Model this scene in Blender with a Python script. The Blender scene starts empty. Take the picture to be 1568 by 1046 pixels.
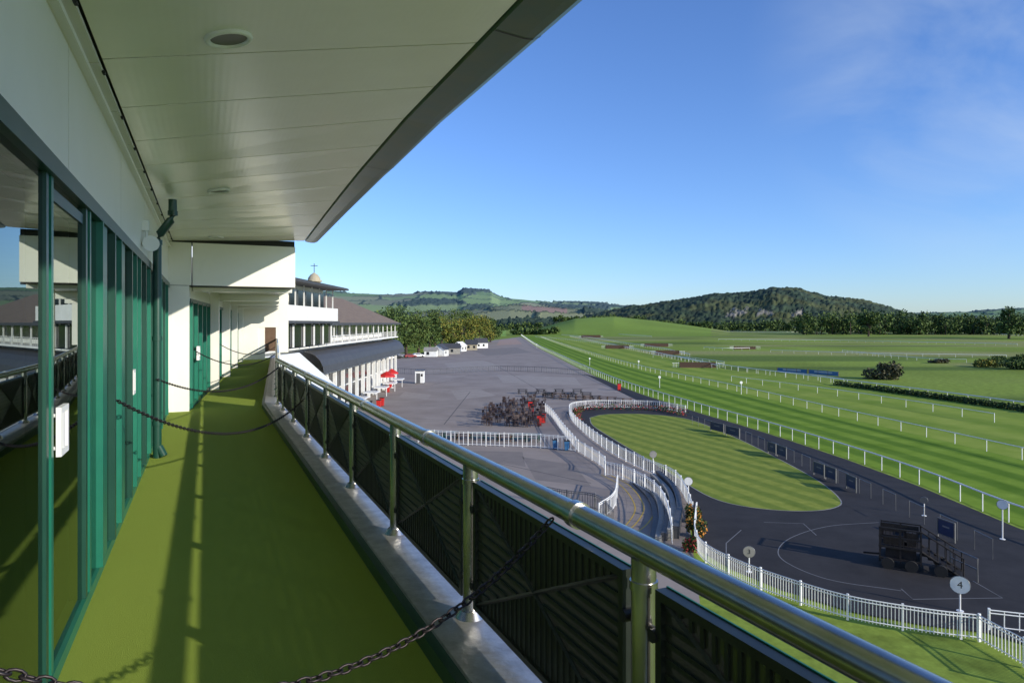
import bpy, math, random
import numpy as np
from mathutils import Vector
random.seed(7); rng=np.random.default_rng(11)
H=12.0; F=1045.0; CX=784.0; HY=495.0
SUNH=Vector((0.824,-0.566)); EL=math.radians(18.5)

# ------------------------------------------------------------ helpers
def G(px,py,z=0.0):
    """survey helper: bearing / depression readings -> metres on the ground"""
    Y=F*(H-z)/(py-HY); return (Y*(px-CX)/F, Y)
def cr(pts,n=8):
    P=[np.array(p,float) for p in pts]; P=[2*P[0]-P[1]]+P+[2*P[-1]-P[-2]]; out=[]
    for i in range(1,len(P)-2):
        for k in range(n):
            t=k/n; a,b,c,d=P[i-1],P[i],P[i+1],P[i+2]
            out.append(0.5*((2*b)+(c-a)*t+(2*a-5*b+4*c-d)*t*t+(3*b-a-3*c+d)*t**3))
    out.append(P[-2]); return out
def resample(pts,step):
    pts=[np.array(p,float) for p in pts]; out=[pts[0]]; acc=0.0
    for a,b in zip(pts[:-1],pts[1:]):
        L=np.linalg.norm(b-a)
        if L<1e-9: continue
        d=step-acc
        while d<=L:
            out.append(a+(b-a)*d/L); d+=step
        acc=L-(d-step)
    return out
X3,Y3,Z3=Vector((1,0,0)),Vector((0,1,0)),Vector((0,0,1))
class MB:
    def __init__(s): s.v=[];s.f=[];s.m=[];s.sm=[]
    def add(s,vs,fs,mi=0,sm=False):
        b=len(s.v); s.v.extend([tuple(v) for v in vs])
        for f in fs: s.f.append(tuple(b+i for i in f)); s.m.append(mi); s.sm.append(sm)
    def poly(s,pts,mi=0): s.add(pts,[tuple(range(len(pts)))],mi)
    def box(s,c,sx,sy,sz,ax=X3,ay=Y3,az=Z3,mi=0):
        c=Vector(c); a=ax*(sx/2); b=ay*(sy/2); d=az*(sz/2)
        vs=[c-a-b-d,c+a-b-d,c+a+b-d,c-a+b-d,c-a-b+d,c+a-b+d,c+a+b+d,c-a+b+d]
        s.add(vs,[(0,3,2,1),(4,5,6,7),(0,1,5,4),(1,2,6,5),(2,3,7,6),(3,0,4,7)],mi)
    def hexa(s,b4,t4,mi=0):
        s.add(list(b4)+list(t4),[(3,2,1,0),(4,5,6,7),(0,1,5,4),(1,2,6,5),(2,3,7,6),(3,0,4,7)],mi)
    def tube(s,pts,r,n=8,mi=0,sm=True,closed=False,caps=True):
        pts=[Vector(p) for p in pts]; N=len(pts); vs=[]; rs=r if isinstance(r,(list,tuple)) else [r]*N
        for i,p in enumerate(pts):
            if closed: d=(pts[(i+1)%N]-pts[i-1])
            else: d=pts[min(i+1,N-1)]-pts[max(i-1,0)]
            d.normalize(); ref=Z3 if abs(d.z)<0.9 else X3
            a=d.cross(ref).normalized(); b=d.cross(a)
            for k in range(n):
                q=2*math.pi*k/n; vs.append(p+a*(math.cos(q)*rs[i])+b*(math.sin(q)*rs[i]))
        fs=[]
        for i in range(N if closed else N-1):
            j=(i+1)%N
            for k in range(n):
                l=(k+1)%n; fs.append((i*n+k,i*n+l,j*n+l,j*n+k))
        s.add(vs,fs,mi,sm)
        if caps and not closed: s.add(vs[:n],[tuple(range(n))],mi); s.add(vs[-n:],[tuple(range(n))[::-1]],mi)
    def disc(s,c,r,d,th=0.02,n=28,mi=0):
        c=Vector(c); d=Vector(d).normalized(); s.tube([c-d*th/2,c+d*th/2],r,n,mi,False)
    def leaves(s,C,size,nm,base=0):
        C=np.asarray(C,float); n=len(C)
        a=rng.normal(size=(n,3)); a/=np.linalg.norm(a,axis=1)[:,None]
        b=rng.normal(size=(n,3)); b-=a*(a*b).sum(1)[:,None]; b/=np.linalg.norm(b,axis=1)[:,None]
        sz=(size*(0.6+0.8*rng.random(n)))[:,None]
        vs=np.stack([C-a*sz,C-b*sz*0.7,C+a*sz,C+b*sz*0.7],1).reshape(-1,3)
        k=len(s.v); s.v.extend(map(tuple,vs.tolist()))
        mi=rng.integers(0,nm,n)
        for i in range(n):
            s.f.append((k+4*i,k+4*i+1,k+4*i+2,k+4*i+3)); s.m.append(base+int(mi[i])); s.sm.append(False)
    def obj(s,name,mats,parent=None):
        me=bpy.data.meshes.new(name); me.from_pydata(s.v,[],s.f)
        for m in mats: me.materials.append(m)
        me.polygons.foreach_set('material_index',s.m); me.polygons.foreach_set('use_smooth',s.sm); me.update()
        o=bpy.data.objects.new(name,me); bpy.context.scene.collection.objects.link(o)
        if parent: o.parent=parent
        return o
def empty(name):
    o=bpy.data.objects.new(name,None); bpy.context.scene.collection.objects.link(o); return o

def mat(name,col,rough=0.6,metal=0.0,col2=None,ns=3.0,bump=0.0,bs=40.0,spec=0.5,detail=5):
    m=bpy.data.materials.new(name); m.use_nodes=True; nt=m.node_tree; b=nt.nodes['Principled BSDF']
    b.inputs['Base Color'].default_value=(*col,1); b.inputs['Roughness'].default_value=rough
    b.inputs['Metallic'].default_value=metal; b.inputs['Specular IOR Level'].default_value=spec
    g=nt.nodes.new('ShaderNodeNewGeometry')
    if col2 is not None:
        n=nt.nodes.new('ShaderNodeTexNoise'); n.inputs['Scale'].default_value=ns; n.inputs['Detail'].default_value=detail; n.inputs['Roughness'].default_value=0.65
        nt.links.new(g.outputs['Position'],n.inputs['Vector'])
        r=nt.nodes.new('ShaderNodeMapRange'); r.inputs[1].default_value=0.32; r.inputs[2].default_value=0.68
        nt.links.new(n.outputs['Fac'],r.inputs[0])
        x=nt.nodes.new('ShaderNodeMix'); x.data_type='RGBA'; x.inputs[6].default_value=(*col,1); x.inputs[7].default_value=(*col2,1)
        nt.links.new(r.outputs[0],x.inputs[0]); nt.links.new(x.outputs[2],b.inputs['Base Color'])
    if bump>0:
        n=nt.nodes.new('ShaderNodeTexNoise'); n.inputs['Scale'].default_value=bs; n.inputs['Detail'].default_value=3
        nt.links.new(g.outputs['Position'],n.inputs['Vector'])
        bp=nt.nodes.new('ShaderNodeBump'); bp.inputs['Strength'].default_value=bump; bp.inputs['Distance'].default_value=0.02
        nt.links.new(n.outputs['Fac'],bp.inputs['Height']); nt.links.new(bp.outputs[0],b.inputs['Normal'])
    return m
def basecol_chain(m):
    nt=m.node_tree; b=nt.nodes['Principled BSDF']; l=b.inputs['Base Color'].links
    return nt,b,(l[0].from_socket if l else None)

M={}
M['cream']=mat('cream_painted_aluminium',(0.86,0.84,0.76),0.28,0,(0.81,0.79,0.70),1.2,spec=0.6)
M['white']=mat('white_paint',(0.84,0.84,0.82),0.5,0,(0.74,0.74,0.71),2.0)
M['whitewall']=mat('white_render',(0.80,0.80,0.77),0.75,0,(0.66,0.66,0.62),0.6)
M['black']=mat('black_gap',(0.012,0.013,0.012),0.6)
M['dgreen']=mat('dark_green_paint',(0.008,0.05,0.034),0.35,0,(0.012,0.062,0.042),2)
M['teal']=mat('teal_green_frame',(0.010,0.13,0.085),0.35,0,(0.014,0.16,0.10),3)
M['gutter']=mat('green_gutter',(0.014,0.085,0.045),0.3,0,(0.06,0.10,0.025),2.5)
M['steel']=mat('brushed_steel',(0.60,0.58,0.54),0.27,1.0,(0.44,0.43,0.40),6)
M['alu']=mat('aluminium_kerb',(0.60,0.59,0.58),0.42,0.7,(0.38,0.37,0.36),9,0.15,30)
M['panel']=mat('dark_panel',(0.010,0.014,0.012),0.38,0.0,(0.016,0.022,0.02),8)
M['chain']=mat('dark_chain',(0.035,0.028,0.03),0.45,0.6)
M['turf']=mat('artificial_turf',(0.22,0.30,0.04),0.95,0,(0.34,0.43,0.08),200,0.7,260,spec=0.1)
M['lamp']=mat('lamp_glass',(0.14,0.14,0.11),0.4)
M['asph']=mat('grey_asphalt',(0.255,0.212,0.18),0.9,0,(0.35,0.30,0.26),0.16,0.3,30,spec=0.2,detail=9)
M['black_asph']=mat('black_asphalt',(0.026,0.024,0.024),0.85,0,(0.042,0.039,0.039),0.5,0.3,30,spec=0.25,detail=8)
M['lawn']=mat('ring_lawn',(0.20,0.25,0.035),0.9,0,(0.31,0.34,0.06),1.1,0.4,20,spec=0.1,detail=8)
M['line']=mat('white_line',(0.5,0.5,0.48),0.7)
M['thinline']=mat('worn_white_line',(0.20,0.20,0.20),0.8)
M['yellow']=mat('yellow_line',(0.55,0.36,0.05),0.7)
M['red']=mat('red_plastic',(0.55,0.025,0.02),0.45)
M['blue']=mat('navy_board',(0.010,0.022,0.07),0.4,0,(0.015,0.035,0.10),3)
M['sky_blue']=mat('blue_banner',(0.03,0.13,0.28),0.5)
M['brown']=mat('brown_wood',(0.10,0.055,0.03),0.7,0,(0.14,0.08,0.045),6)
M['tile']=mat('roof_tiles',(0.15,0.105,0.075),0.8,0,(0.24,0.18,0.12),1.5,0.5,8)
M['slate']=mat('dark_slate',(0.045,0.048,0.052),0.55,0,(0.07,0.07,0.075),1.5)
M['win']=mat('dark_window',(0.012,0.015,0.018),0.12,0,spec=0.8)
M['stone']=mat('beige_stone',(0.46,0.40,0.28),0.8,0,(0.36,0.31,0.21),3)
M['bark']=mat('bark',(0.06,0.045,0.03),0.9)
M['brush']=mat('birch_brush',(0.045,0.025,0.015),0.95,0,(0.075,0.045,0.025),5)
M['metalgrey']=mat('grey_metal',(0.18,0.18,0.18),0.45,0.6)
M['concrete']=mat('concrete',(0.33,0.315,0.28),0.85,0,(0.24,0.23,0.20),1.0)
M['room']=mat('room_wall',(0.16,0.18,0.15),0.8)
M['carpet']=mat('room_carpet',(0.06,0.10,0.06),0.9)
M['rubber']=mat('tyre',(0.012,0.012,0.012),0.8)
M['mach']=mat('matt_black_steel',(0.016,0.016,0.018),0.75,0,(0.03,0.026,0.024),5,spec=.2)
M['flower']=mat('red_flower',(0.40,0.05,0.05),0.8)
M['orange']=mat('orange_flower',(0.55,0.22,0.03),0.8)
def fol(n,c):
    return mat(n,c,0.75,0,tuple(x*1.35 for x in c),0.4,spec=0.2)
LG=[fol('leaf_dark',(0.026,0.048,0.016)),fol('leaf_mid',(0.055,0.09,0.023)),fol('leaf_light',(0.09,0.13,0.034))]
LA=[fol('leaf_autumn_dark',(0.06,0.08,0.018)),fol('leaf_autumn',(0.12,0.145,0.026)),fol('leaf_gold',(0.19,0.165,0.03))]
LB=[fol('leaf_brown',(0.065,0.065,0.034)),fol('leaf_brown2',(0.12,0.11,0.06)),fol('leaf_brown3',(0.045,0.05,0.025))]

def ribbed(m,axis,scale,strength):
    nt,b,_=basecol_chain(m); g=nt.nodes.new('ShaderNodeNewGeometry')
    d=nt.nodes.new('ShaderNodeVectorMath'); d.operation='DOT_PRODUCT'; d.inputs[1].default_value=axis
    nt.links.new(g.outputs['Position'],d.inputs[0])
    mu=nt.nodes.new('ShaderNodeMath'); mu.operation='MULTIPLY'; mu.inputs[1].default_value=scale; nt.links.new(d.outputs['Value'],mu.inputs[0])
    s=nt.nodes.new('ShaderNodeMath'); s.operation='SINE'; nt.links.new(mu.outputs[0],s.inputs[0])
    bp=nt.nodes.new('ShaderNodeBump'); bp.inputs['Strength'].default_value=strength; bp.inputs['Distance'].default_value=0.002
    nt.links.new(s.outputs[0],bp.inputs['Height']); nt.links.new(bp.outputs[0],b.inputs['Normal'])
gm=bpy.data.materials.new('tinted_glass'); gm.use_nodes=True; nt=gm.node_tree; nt.nodes.clear()
o=nt.nodes.new('ShaderNodeOutputMaterial'); mx=nt.nodes.new('ShaderNodeMixShader'); fr=nt.nodes.new('ShaderNodeFresnel'); fr.inputs[0].default_value=3.2
tr=nt.nodes.new('ShaderNodeBsdfTransparent'); tr.inputs[0].default_value=(0.36,0.55,0.47,1)
gl=nt.nodes.new('ShaderNodeBsdfGlossy'); gl.inputs['Roughness'].default_value=0.0; gl.inputs['Color'].default_value=(0.86,0.96,0.93,1)
nt.links.new(fr.outputs[0],mx.inputs[0]); nt.links.new(tr.outputs[0],mx.inputs[1]); nt.links.new(gl.outputs[0],mx.inputs[2]); nt.links.new(mx.outputs[0],o.inputs[0])
M['glass']=gm
pmt=bpy.data.materials.new('smoked_infill'); pmt.use_nodes=True; nt=pmt.node_tree; b=nt.nodes['Principled BSDF']; b.inputs['Base Color'].default_value=(.01,.014,.012,1); b.inputs['Roughness'].default_value=.35
mx=nt.nodes.new('ShaderNodeMixShader'); mx.inputs[0].default_value=.19; tr=nt.nodes.new('ShaderNodeBsdfTransparent'); tr.inputs[0].default_value=(.9,.95,.85,1)
nt.links.new(b.outputs[0],mx.inputs[1]); nt.links.new(tr.outputs[0],mx.inputs[2]); nt.links.new(mx.outputs[0],nt.nodes['Material Output'].inputs[0])
M['smoke']=pmt

# ------------------------------------------------------------ balcony frame
class Fr:
    def __init__(s,ox,oy,deg):
        s.o=(ox,oy); t=math.radians(deg); s.u=Vector((-math.sin(t),math.cos(t),0)); s.v=Vector((math.cos(t),math.sin(t),0))
    def p(s,a,t,h): return Vector((s.o[0],s.o[1],H))+s.u*a+s.v*t+Z3*h
A=Fr(0,0,24.17)
bo=A.p(15,0,0); B=Fr(bo.x,bo.y,19.0)
FL=-1.75; TG=-0.676; TP=1.356; SB=15.0
def bbox(mb,fr,s0,s1,t0,t1,h0,h1,mi=0):
    mb.box(fr.p((s0+s1)/2,(t0+t1)/2,(h0+h1)/2),abs(s1-s0),abs(t1-t0),abs(h1-h0),fr.u,fr.v,Z3,mi)
soff=mat('soffit_panel_metal',(0.90,0.88,0.80),0.24,0,(0.85,0.83,0.74),1.2,spec=0.7); ribbed(soff,A.v,2*math.pi/0.05,0.06)
stand=empty('grandstand_balcony')
mb=MB(); bbox(mb,A,-4,SB+0.05,TG-0.0,1.057,FL-0.05,FL); bbox(mb,B,0.06,22,-0.3,1.057,FL-0.052,FL-0.004)
mb.obj('turf_deck',[M['turf']],stand)
mb=MB()
for fr,a,b in ((A,-4,SB),(B,0.12,22)):
    bbox(mb,fr,a,b,1.057,1.11,FL-0.06,-1.66,0)
    bbox(mb,fr,a,b,1.11,1.43,-1.80,-1.64,1)
    bbox(mb,fr,a,b,1.43,1.47,-2.3,-1.63,2)
mb.obj('edge_kerb',[M['dgreen'],M['alu'],M['white']],stand)
mb=MB(); bbox(mb,A,-25,SB,-14,1.3,-H-0.1,-2.35,0); bbox(mb,B,0,22,-14,1.3,-H-0.1,-2.35,0)
bbox(mb,A,-25,SB,-14,1.43,-2.35,FL-0.08,0); bbox(mb,B,0.13,22,-14,1.43,-2.35,FL-0.08,0)
mb.obj('lower_walls',[M['whitewall']],stand)
mb=MB(); bbox(mb,A,-5,16,-7,TG-0.05,FL-0.06,FL-0.01,1); bbox(mb,A,-5,16,-7.1,-7,FL,1.0,0); bbox(mb,A,-5,16,-7,TG-0.05,0.75,0.85,2)
bbox(mb,A,-5.1,-5,-7,TG-.05,FL,0.8,0); bbox(mb,A,15.3,15.4,-7,TG-.05,FL,0.8,0)
for s in (1,4.5,8,11.5): bbox(mb,A,s,s+.35,-4.2,-3.85,FL,0.75,2)
for k in range(14):
    s=0.5+k*1.0; bbox(mb,A,s,s+.5,-2.2-(k%3)*.8,-1.7-(k%3)*.8,FL+0.42,FL+0.47,0); bbox(mb,A,s,s+.05,-2.2-(k%3)*.8,-1.7-(k%3)*.8,FL+.47,FL+.95,0)
mb.obj('lounge_room',[M['room'],M['carpet'],M['white']],stand)
mb=MB()
joints=[-0.66-2.5,-0.66,1.84,4.34,6.84,9.34,11.84,14.34,SB+.3]
for a,b in zip(joints[:-1],joints[1:]): bbox(mb,A,a+.008,b-.008,TG-.06,TG+0.0,0.79,1.70,0)
bbox(mb,A,-4,SB,TG-.25,TG-.02,0.75,2.2,1)
bbox(mb,A,-4,SB,TG-.01,TG+.05,1.50,1.53,0)
mb.obj('upper_wall',[M['cream'],M['black']],stand)
mb=MB(); mb.poly([A.p(-4,TG-.012,FL+.06),A.p(SB,TG-.012,FL+.06),A.p(SB,TG-.012,.70),A.p(-4,TG-.012,.70)])
mb.obj('glass_panes',[M['glass']],stand)
mb=MB()
bbox(mb,A,-4,SB,TG-.09,TG+.03,.70,.79,0); bbox(mb,A,-4,SB,TG-.09,TG+.012,FL,FL+.07,1)
for s in (-2,-0.3,1.2): bbox(mb,A,s,s+.06,TG-.08,TG+.0,FL+.07,.70,0)
for s,w,mi,pr in ((3.76,.05,0,.004),(3.85,.05,1,.008),(4.86,.06,0,.01),(4.98,.05,1,.015),(5.45,.05,1,.03),(5.62,.22,1,.01),(6.1,.06,0,.035),(6.6,.05,1,.03),(6.75,.3,1,.01),(7.5,.06,0,.03),(8.0,.05,1,.03),(8.5,.06,1,.03),(9.2,.06,0,.03),(9.95,.05,1,.03),(10.7,.06,0,.05),(11.4,.05,1,.03),(12.2,.06,1,.05),(13.1,.06,0,.04),(14.0,.06,1,.05)):
    bbox(mb,A,s,s+w,TG-.08,TG+pr,FL+.07,.70,mi)
bbox(mb,A,3.9,4.86,TG-.07,TG-.004,.60,.66,0)
mb.obj('door_frames',[M['dgreen'],M['teal']],stand)
# soffit
def hs(s): return float(np.interp(s,[-6,7,9.5,12,15,17],[2.19,2.15,2.07,1.93,1.74,1.64]))
TI,TO=TG,1.9
mb=MB()
s=3.86-1.05*8
def hh(s,t): return 1.62+(hs(s)-1.62)*(t-TI)/(TO-TI)
while s<SB:
    e=min(s+1.05,SB)
    a,b=s+.009,e-.009
    for t0,t1 in ((TI+.09,TO),):
        mb.hexa([A.p(a,t0,hh(a,t0)),A.p(b,t0,hh(b,t0)),A.p(b,t1,hh(b,t1)),A.p(a,t1,hh(a,t1))],[A.p(a,t0,hh(a,t0)+.02),A.p(b,t0,hh(b,t0)+.02),A.p(b,t1,hh(b,t1)+.02),A.p(a,t1,hh(a,t1)+.02)],0)
    bbox(mb,A,a,b,TI-.02,TI+.075,1.605,1.63,0)
    mb.tube([A.p(s+.12,TI+.082,1.60),A.p(s+.16,TI+.082,1.60)],.012,6,1)
    mb.hexa([A.p(s,TI-.1,1.66),A.p(e,TI-.1,1.66),A.p(e,TO,hs(e)+.04),A.p(s,TO,hs(s)+.04)],[A.p(s,TI-.1,1.95),A.p(e,TI-.1,1.95),A.p(e,TO,hs(e)+.3),A.p(s,TO,hs(s)+.3)],1)
    s+=1.05
mb.obj('soffit_panels',[soff,M['black']],stand)
mb=MB()
prof=[(1.915,0.02),(1.93,-.015),(2.16,-.035),(2.24,-.03),(2.30,0.0),(2.335,.05),(2.345,.11),(2.33,.2),(1.93,.42)]
ss=[-4+i*.5 for i in range(39)]
ss=[x for x in ss if x<=SB+.4]
vs=[];fs=[]
for x in ss:
    dt=0 if x<9 else -0.02*(x-9)
    for t,h in prof: vs.append(A.p(x,t+dt*(t>2),hs(x)+h))
n=len(prof)
for i in range(len(ss)-1):
    for k in range(n-1): fs.append((i*n+k,i*n+k+1,(i+1)*n+k+1,(i+1)*n+k))
mb.add(vs,fs,0,False)
for x in (0.2,4.6,9.0,13.4):
    mb.add([A.p(x+dx,t,hs(x)+h-.004) for dx in (0,.012) for t,h in prof[1:7]],[(i,i+1,i+7,i+6) for i in range(5)],1)
mb.obj('roof_gutter',[M['gutter'],M['black']],stand)
mb=MB()
bbox(mb,A,SB,SB+.5,TG-.05,-0.262,.752,1.60,0); bbox(mb,A,SB,SB+.5,-.238,1.72,.752,1.60,0)
bbox(mb,A,SB+.02,SB+.48,TG-.05,1.71,1.58,1.72,1)
bbox(mb,A,SB,SB+.6,TG-.1,-.30,FL,.742,0); bbox(mb,A,SB-.004,SB,-.62,-.60,FL,.74,0)
bbox(mb,A,SB+.01,SB+.5,TG,1.70,.735,.752,1)
mb.obj('cross_beam_and_pier',[M['cream'],M['black']],stand)
mb=MB(); L2=20
bbox(mb,B,.45,L2,-.3,1.62,.78,1.35,0)
for s in (0.6,5,9.5,14,18.5): bbox(mb,B,s,s+.3,-.3,1.66,.60 if s>1 else .66,.775,0)
for s in (4.6,9.1,13.6,18.1): bbox(mb,B,s,s+.25,-.34,-.1,FL,.78,0)
bbox(mb,B,L2,L2+.3,-.4,.5,FL,.9,0); bbox(mb,B,L2,L2+.2,.5,1.5,-.2,.9,0); bbox(mb,B,L2+.05,L2+.25,.8,1.3,FL+.4,-.2,2); bbox(mb,B,L2+.03,L2+.23,1.3,1.5,FL,-.2,0); bbox(mb,B,L2+.03,L2+.23,.5,.8,FL,-.2,0)
for s in (2.9,11.9): bbox(mb,B,s,s+.22,1.40,1.62,-.72,.78,0)
bbox(mb,B,.3,L2,-.5,-.32,.45,.78,0)
mb.obj('far_canopy',[M['cream'],M['black'],M['brown']],stand)
mb=MB(); mb.poly([B.p(.3,-.36,FL+.05),B.p(L2,-.36,FL+.05),B.p(L2,-.36,.45),B.p(.3,-.36,.45)]); mb.obj('far_glass',[M['glass']],stand)
mb=MB(); bbox(mb,B,.3,L2,-1.5,-1.4,FL,.5,2)
for i in range(20):
    s=.5+i*.97; bbox(mb,B,s,s+.10,-.42,-.29,FL,.45,0); bbox(mb,B,s+.14,s+.5,-.45,-.38,FL,.45,1 if i%3 else 0)
bbox(mb,B,.3,L2,-.42,-.31,FL,FL+.1,0); bbox(mb,B,.3,L2,-.42,-.30,.42,.5,1)
mb.obj('far_door_frames',[M['teal'],M['dgreen'],M['room']],stand)
mb=MB(); mb.hexa([A.p(-4,-14,3.4),A.p(SB+.5,-14,3.4),A.p(SB+.5,1.93,2.2),A.p(-4,1.93,2.62)],[A.p(-4,-14,3.7),A.p(SB+.5,-14,3.7),A.p(SB+.5,1.93,2.25),A.p(-4,1.93,2.66)],0)
bbox(mb,B,.5,22,-14,-.6,FL,2.0,1)
mb.obj('upper_roof',[M['slate'],M['whitewall']],stand)

# railing
mb=MB(); hr=-.765
joinp=[A.p(-4,TP,hr)]+[A.p(s,TP,hr) for s in np.linspace(-3,SB-.6,14)]+[A.p(SB-.1,TP,hr),B.p(.5,TP,hr),B.p(1.2,TP,hr)]+[B.p(s,TP,hr) for s in np.linspace(2,21,8)]
mb.tube(joinp,.046,20,0)
for s in (0.36,2.38,4.38,6.36,8.36,10.36,12.36): mb.tube([A.p(s-.02,TP,hr),A.p(s+.03,TP,hr)],.054,20,0)
posts=[(A,1.93+1.66*k) for k in range(-3,8)]+[(A,14.6)]+[(B,1.2+1.66*k) for k in range(12)]
for fr,s in posts:
    mb.tube([fr.p(s,TP,-1.64),fr.p(s,TP,hr-.03)],.043,18,0)
    mb.tube([fr.p(s,TP,-1.64),fr.p(s,TP,-1.60)],[.085,.06],18,0)
    mb.tube([fr.p(s,TP,-.90),fr.p(s,TP,-.87)],.048,18,0)
    for h in (-1.02,-1.44):
        for d in (-1,1):
            mb.tube([fr.p(s+d*.04,TP,h),fr.p(s+d*.105,TP,h)],.016,8,1); mb.tube([fr.p(s+d*.085,TP-.03,h),fr.p(s+d*.085,TP+.03,h)],.022,10,1)
for i,((fr,s),(fr2,s2)) in enumerate(zip(posts[:-1],posts[1:])):
    if fr is not fr2: continue
    a,b=s+.095,s2-.095; h0,h1=-1.56,-.865
    if b-a<.3: continue
    bbox(mb,fr,a+.025,b-.025,TP-.003,TP+.003,h0+.025,h1-.025,4)
    for q in ((a,b,h1-.03,h1),(a,b,h0,h0+.03),(a,a+.03,h0+.03,h1-.03),(b-.03,b,h0+.03,h1-.03)): bbox(mb,fr,q[0],q[1],TP-.022,TP+.022,q[2],q[3],2)
    bbox(mb,fr,a,b,TP+.0225,TP+.028,h1-.028,h1+.004,3)
    w=(b-a-.06); hh_=(h1-h0-.06); cx=(a+b)/2; cy=(h0+h1)/2
    for d in (1,-1):
        p0=fr.p(cx-d*w/2,TP-.008,cy-hh_/2); p1=fr.p(cx+d*w/2,TP-.008,cy+hh_/2); mb.tube([p0,p1],.010,4,2,False)
    n=int(w/.052)
    for k in range(n):
        x=-w/2+(k+.5)*w/n; y=hh_/2*abs(x)/(w/2)
        for sg in (1,-1):
            lo,hi=sorted((sg*(y+.012),sg*hh_/2))
            if hi-lo>.02: bbox(mb,fr,cx+x-.008,cx+x+.008,TP-.009,TP+.009,cy+lo,cy+hi,2)
    n=int(hh_/.052)
    for k in range(n):
        y=-hh_/2+(k+.5)*hh_/n; x=w/2*abs(y)/(hh_/2)
        for sg in (1,-1):
            lo,hi=sorted((sg*(x+.02),sg*w/2))
            if hi-lo>.02: bbox(mb,fr,cx+lo,cx+hi,TP-.0085,TP+.0085,cy+y-.008,cy+y+.008,2)
mb.obj('balcony_railing',[M['steel'],M['black'],M['panel'],M['teal'],M['smoke']])

def chain(a,b,sag):
    mb=MB(); a=Vector(a); b=Vector(b); pts=[]
    for i in range(401):
        t=i/400; p=a.lerp(b,t); p.z-=sag*4*t*(1-t); pts.append(np.array(p))
    q=resample(pts,.036)
    for i in range(len(q)-1):
        c=Vector((q[i]+q[i+1])/2); d=Vector(q[i+1]-q[i]).normalized(); s=d.cross(Z3).normalized(); w=d.cross(s)
        if i%2: s,w=w,s
        loop=[]
        for k in range(10):
            an=2*math.pi*k/10; loop.append(c+d*(.025*math.cos(an)*1.0)+s*(.0135*math.sin(an)))
        mb.tube(loop,.0045,5,0,True,True)
    mb.obj('hanging_chain',[M['chain']])
chain(A.p(2.0,TG+.03,-.72),A.p(2.52,TP-.03,-.80),.38)
chain(A.p(6.16,TG+.03,-.60),A.p(10.2,TP-.05,-1.08),.38)
chain(A.p(9.9,TG+.1,-.72),A.p(14.0,TP-.05,-.85),.30)
chain(B.p(1,-.28,-.6),B.p(5,TP-.05,-.85),.3)
chain(B.p(7,-.28,-.6),B.p(11,TP-.05,-.85),.3)

mb=MB(); s=10.0
mb.tube([A.p(s,TG+.28,1.62),A.p(s,TG+.28,1.42),A.p(s,TG+.26,1.35),A.p(s,TG+.13,1.16),A.p(s,TG+.10,1.08),A.p(s,TG+.10,.9),A.p(s,TG+.10,FL)],.052,14,0)
for h in (1.44,1.05,-.2,-1.3): mb.tube([A.p(s,TG+(.28 if h>1.3 else .10),h-.03),A.p(s,TG+(.28 if h>1.3 else .10),h+.03)],.062,14,0)
mb.tube([A.p(s,TG+.12,FL+.14),A.p(s-.04,TG+.18,FL+.02)],.05,12,0)
mb.obj('drainpipe',[M['dgreen']])
for sx,tt in ((4.63,.13),(9.85,.16),(14.4,.18)):
    mb=MB(); k_=(hs(sx)-1.62)/(TO-TI); hz=1.62+k_*(tt-TI); nrm=(Z3-A.v*k_).normalized()
    c=A.p(sx,tt,hz)
    ring=[c-nrm*.008+A.u*(.125*math.cos(k*math.pi/16))+(A.v+Z3*k_)*(.125*math.sin(k*math.pi/16)) for k in range(32)]
    mb.tube(ring,.018,8,0,True,True); mb.disc(c-nrm*.006,.108,nrm,.006,32,1)
    mb.obj('recessed_downlight',[M['white'],M['lamp']])
mb=MB(); bbox(mb,A,9.0,9.12,TG,TG+.07,1.08,1.20,0); mb.tube([A.p(9.06,TG+.04,1.08),A.p(9.06,TG+.04,.98)],.015,8,0)
mb.tube([A.p(9.0,TG+.07,.92),A.p(8.95,TG+.09,.92),A.p(8.9,TG+.10,.92)],[.04,.07,.09],20,0); mb.tube([A.p(9.0,TG,.92),A.p(9.0,TG+.07,.92)],.02,8,0)
mb.obj('wall_loudspeaker',[M['white']])
for s,h0 in ((3.93,-.65),(7.6,-.70)):
    mb=MB()
    for q in ((s,s+.03,h0,h0+.24),(s+.17,s+.20,h0,h0+.24),(s+.03,s+.17,h0,h0+.03),(s+.03,s+.17,h0+.21,h0+.24)): bbox(mb,A,q[0],q[1],TG+.012,TG+.035,q[2],q[3],0)
    bbox(mb,A,s+.08,s+.12,TG+.012,TG+.03,h0+.03,h0+.21,0)
    for h in (h0+.04,h0+.20): mb.tube([A.p(s+.015,TG-.03,h),A.p(s+.015,TG+.012,h)],.01,8,0)
    mb.obj('door_handle',[M['white']])
mb=MB(); bbox(mb,B,1.2,1.24,-.29,-.24,-.8,-.5,0); bbox(mb,B,1.4,1.44,-.29,-.24,-.8,-.5,0); bbox(mb,B,1.24,1.4,-.29,-.24,-.54,-.5,0); bbox(mb,B,1.24,1.4,-.29,-.24,-.8,-.76,0)
mb.obj('door_handle',[M['white']])

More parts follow.
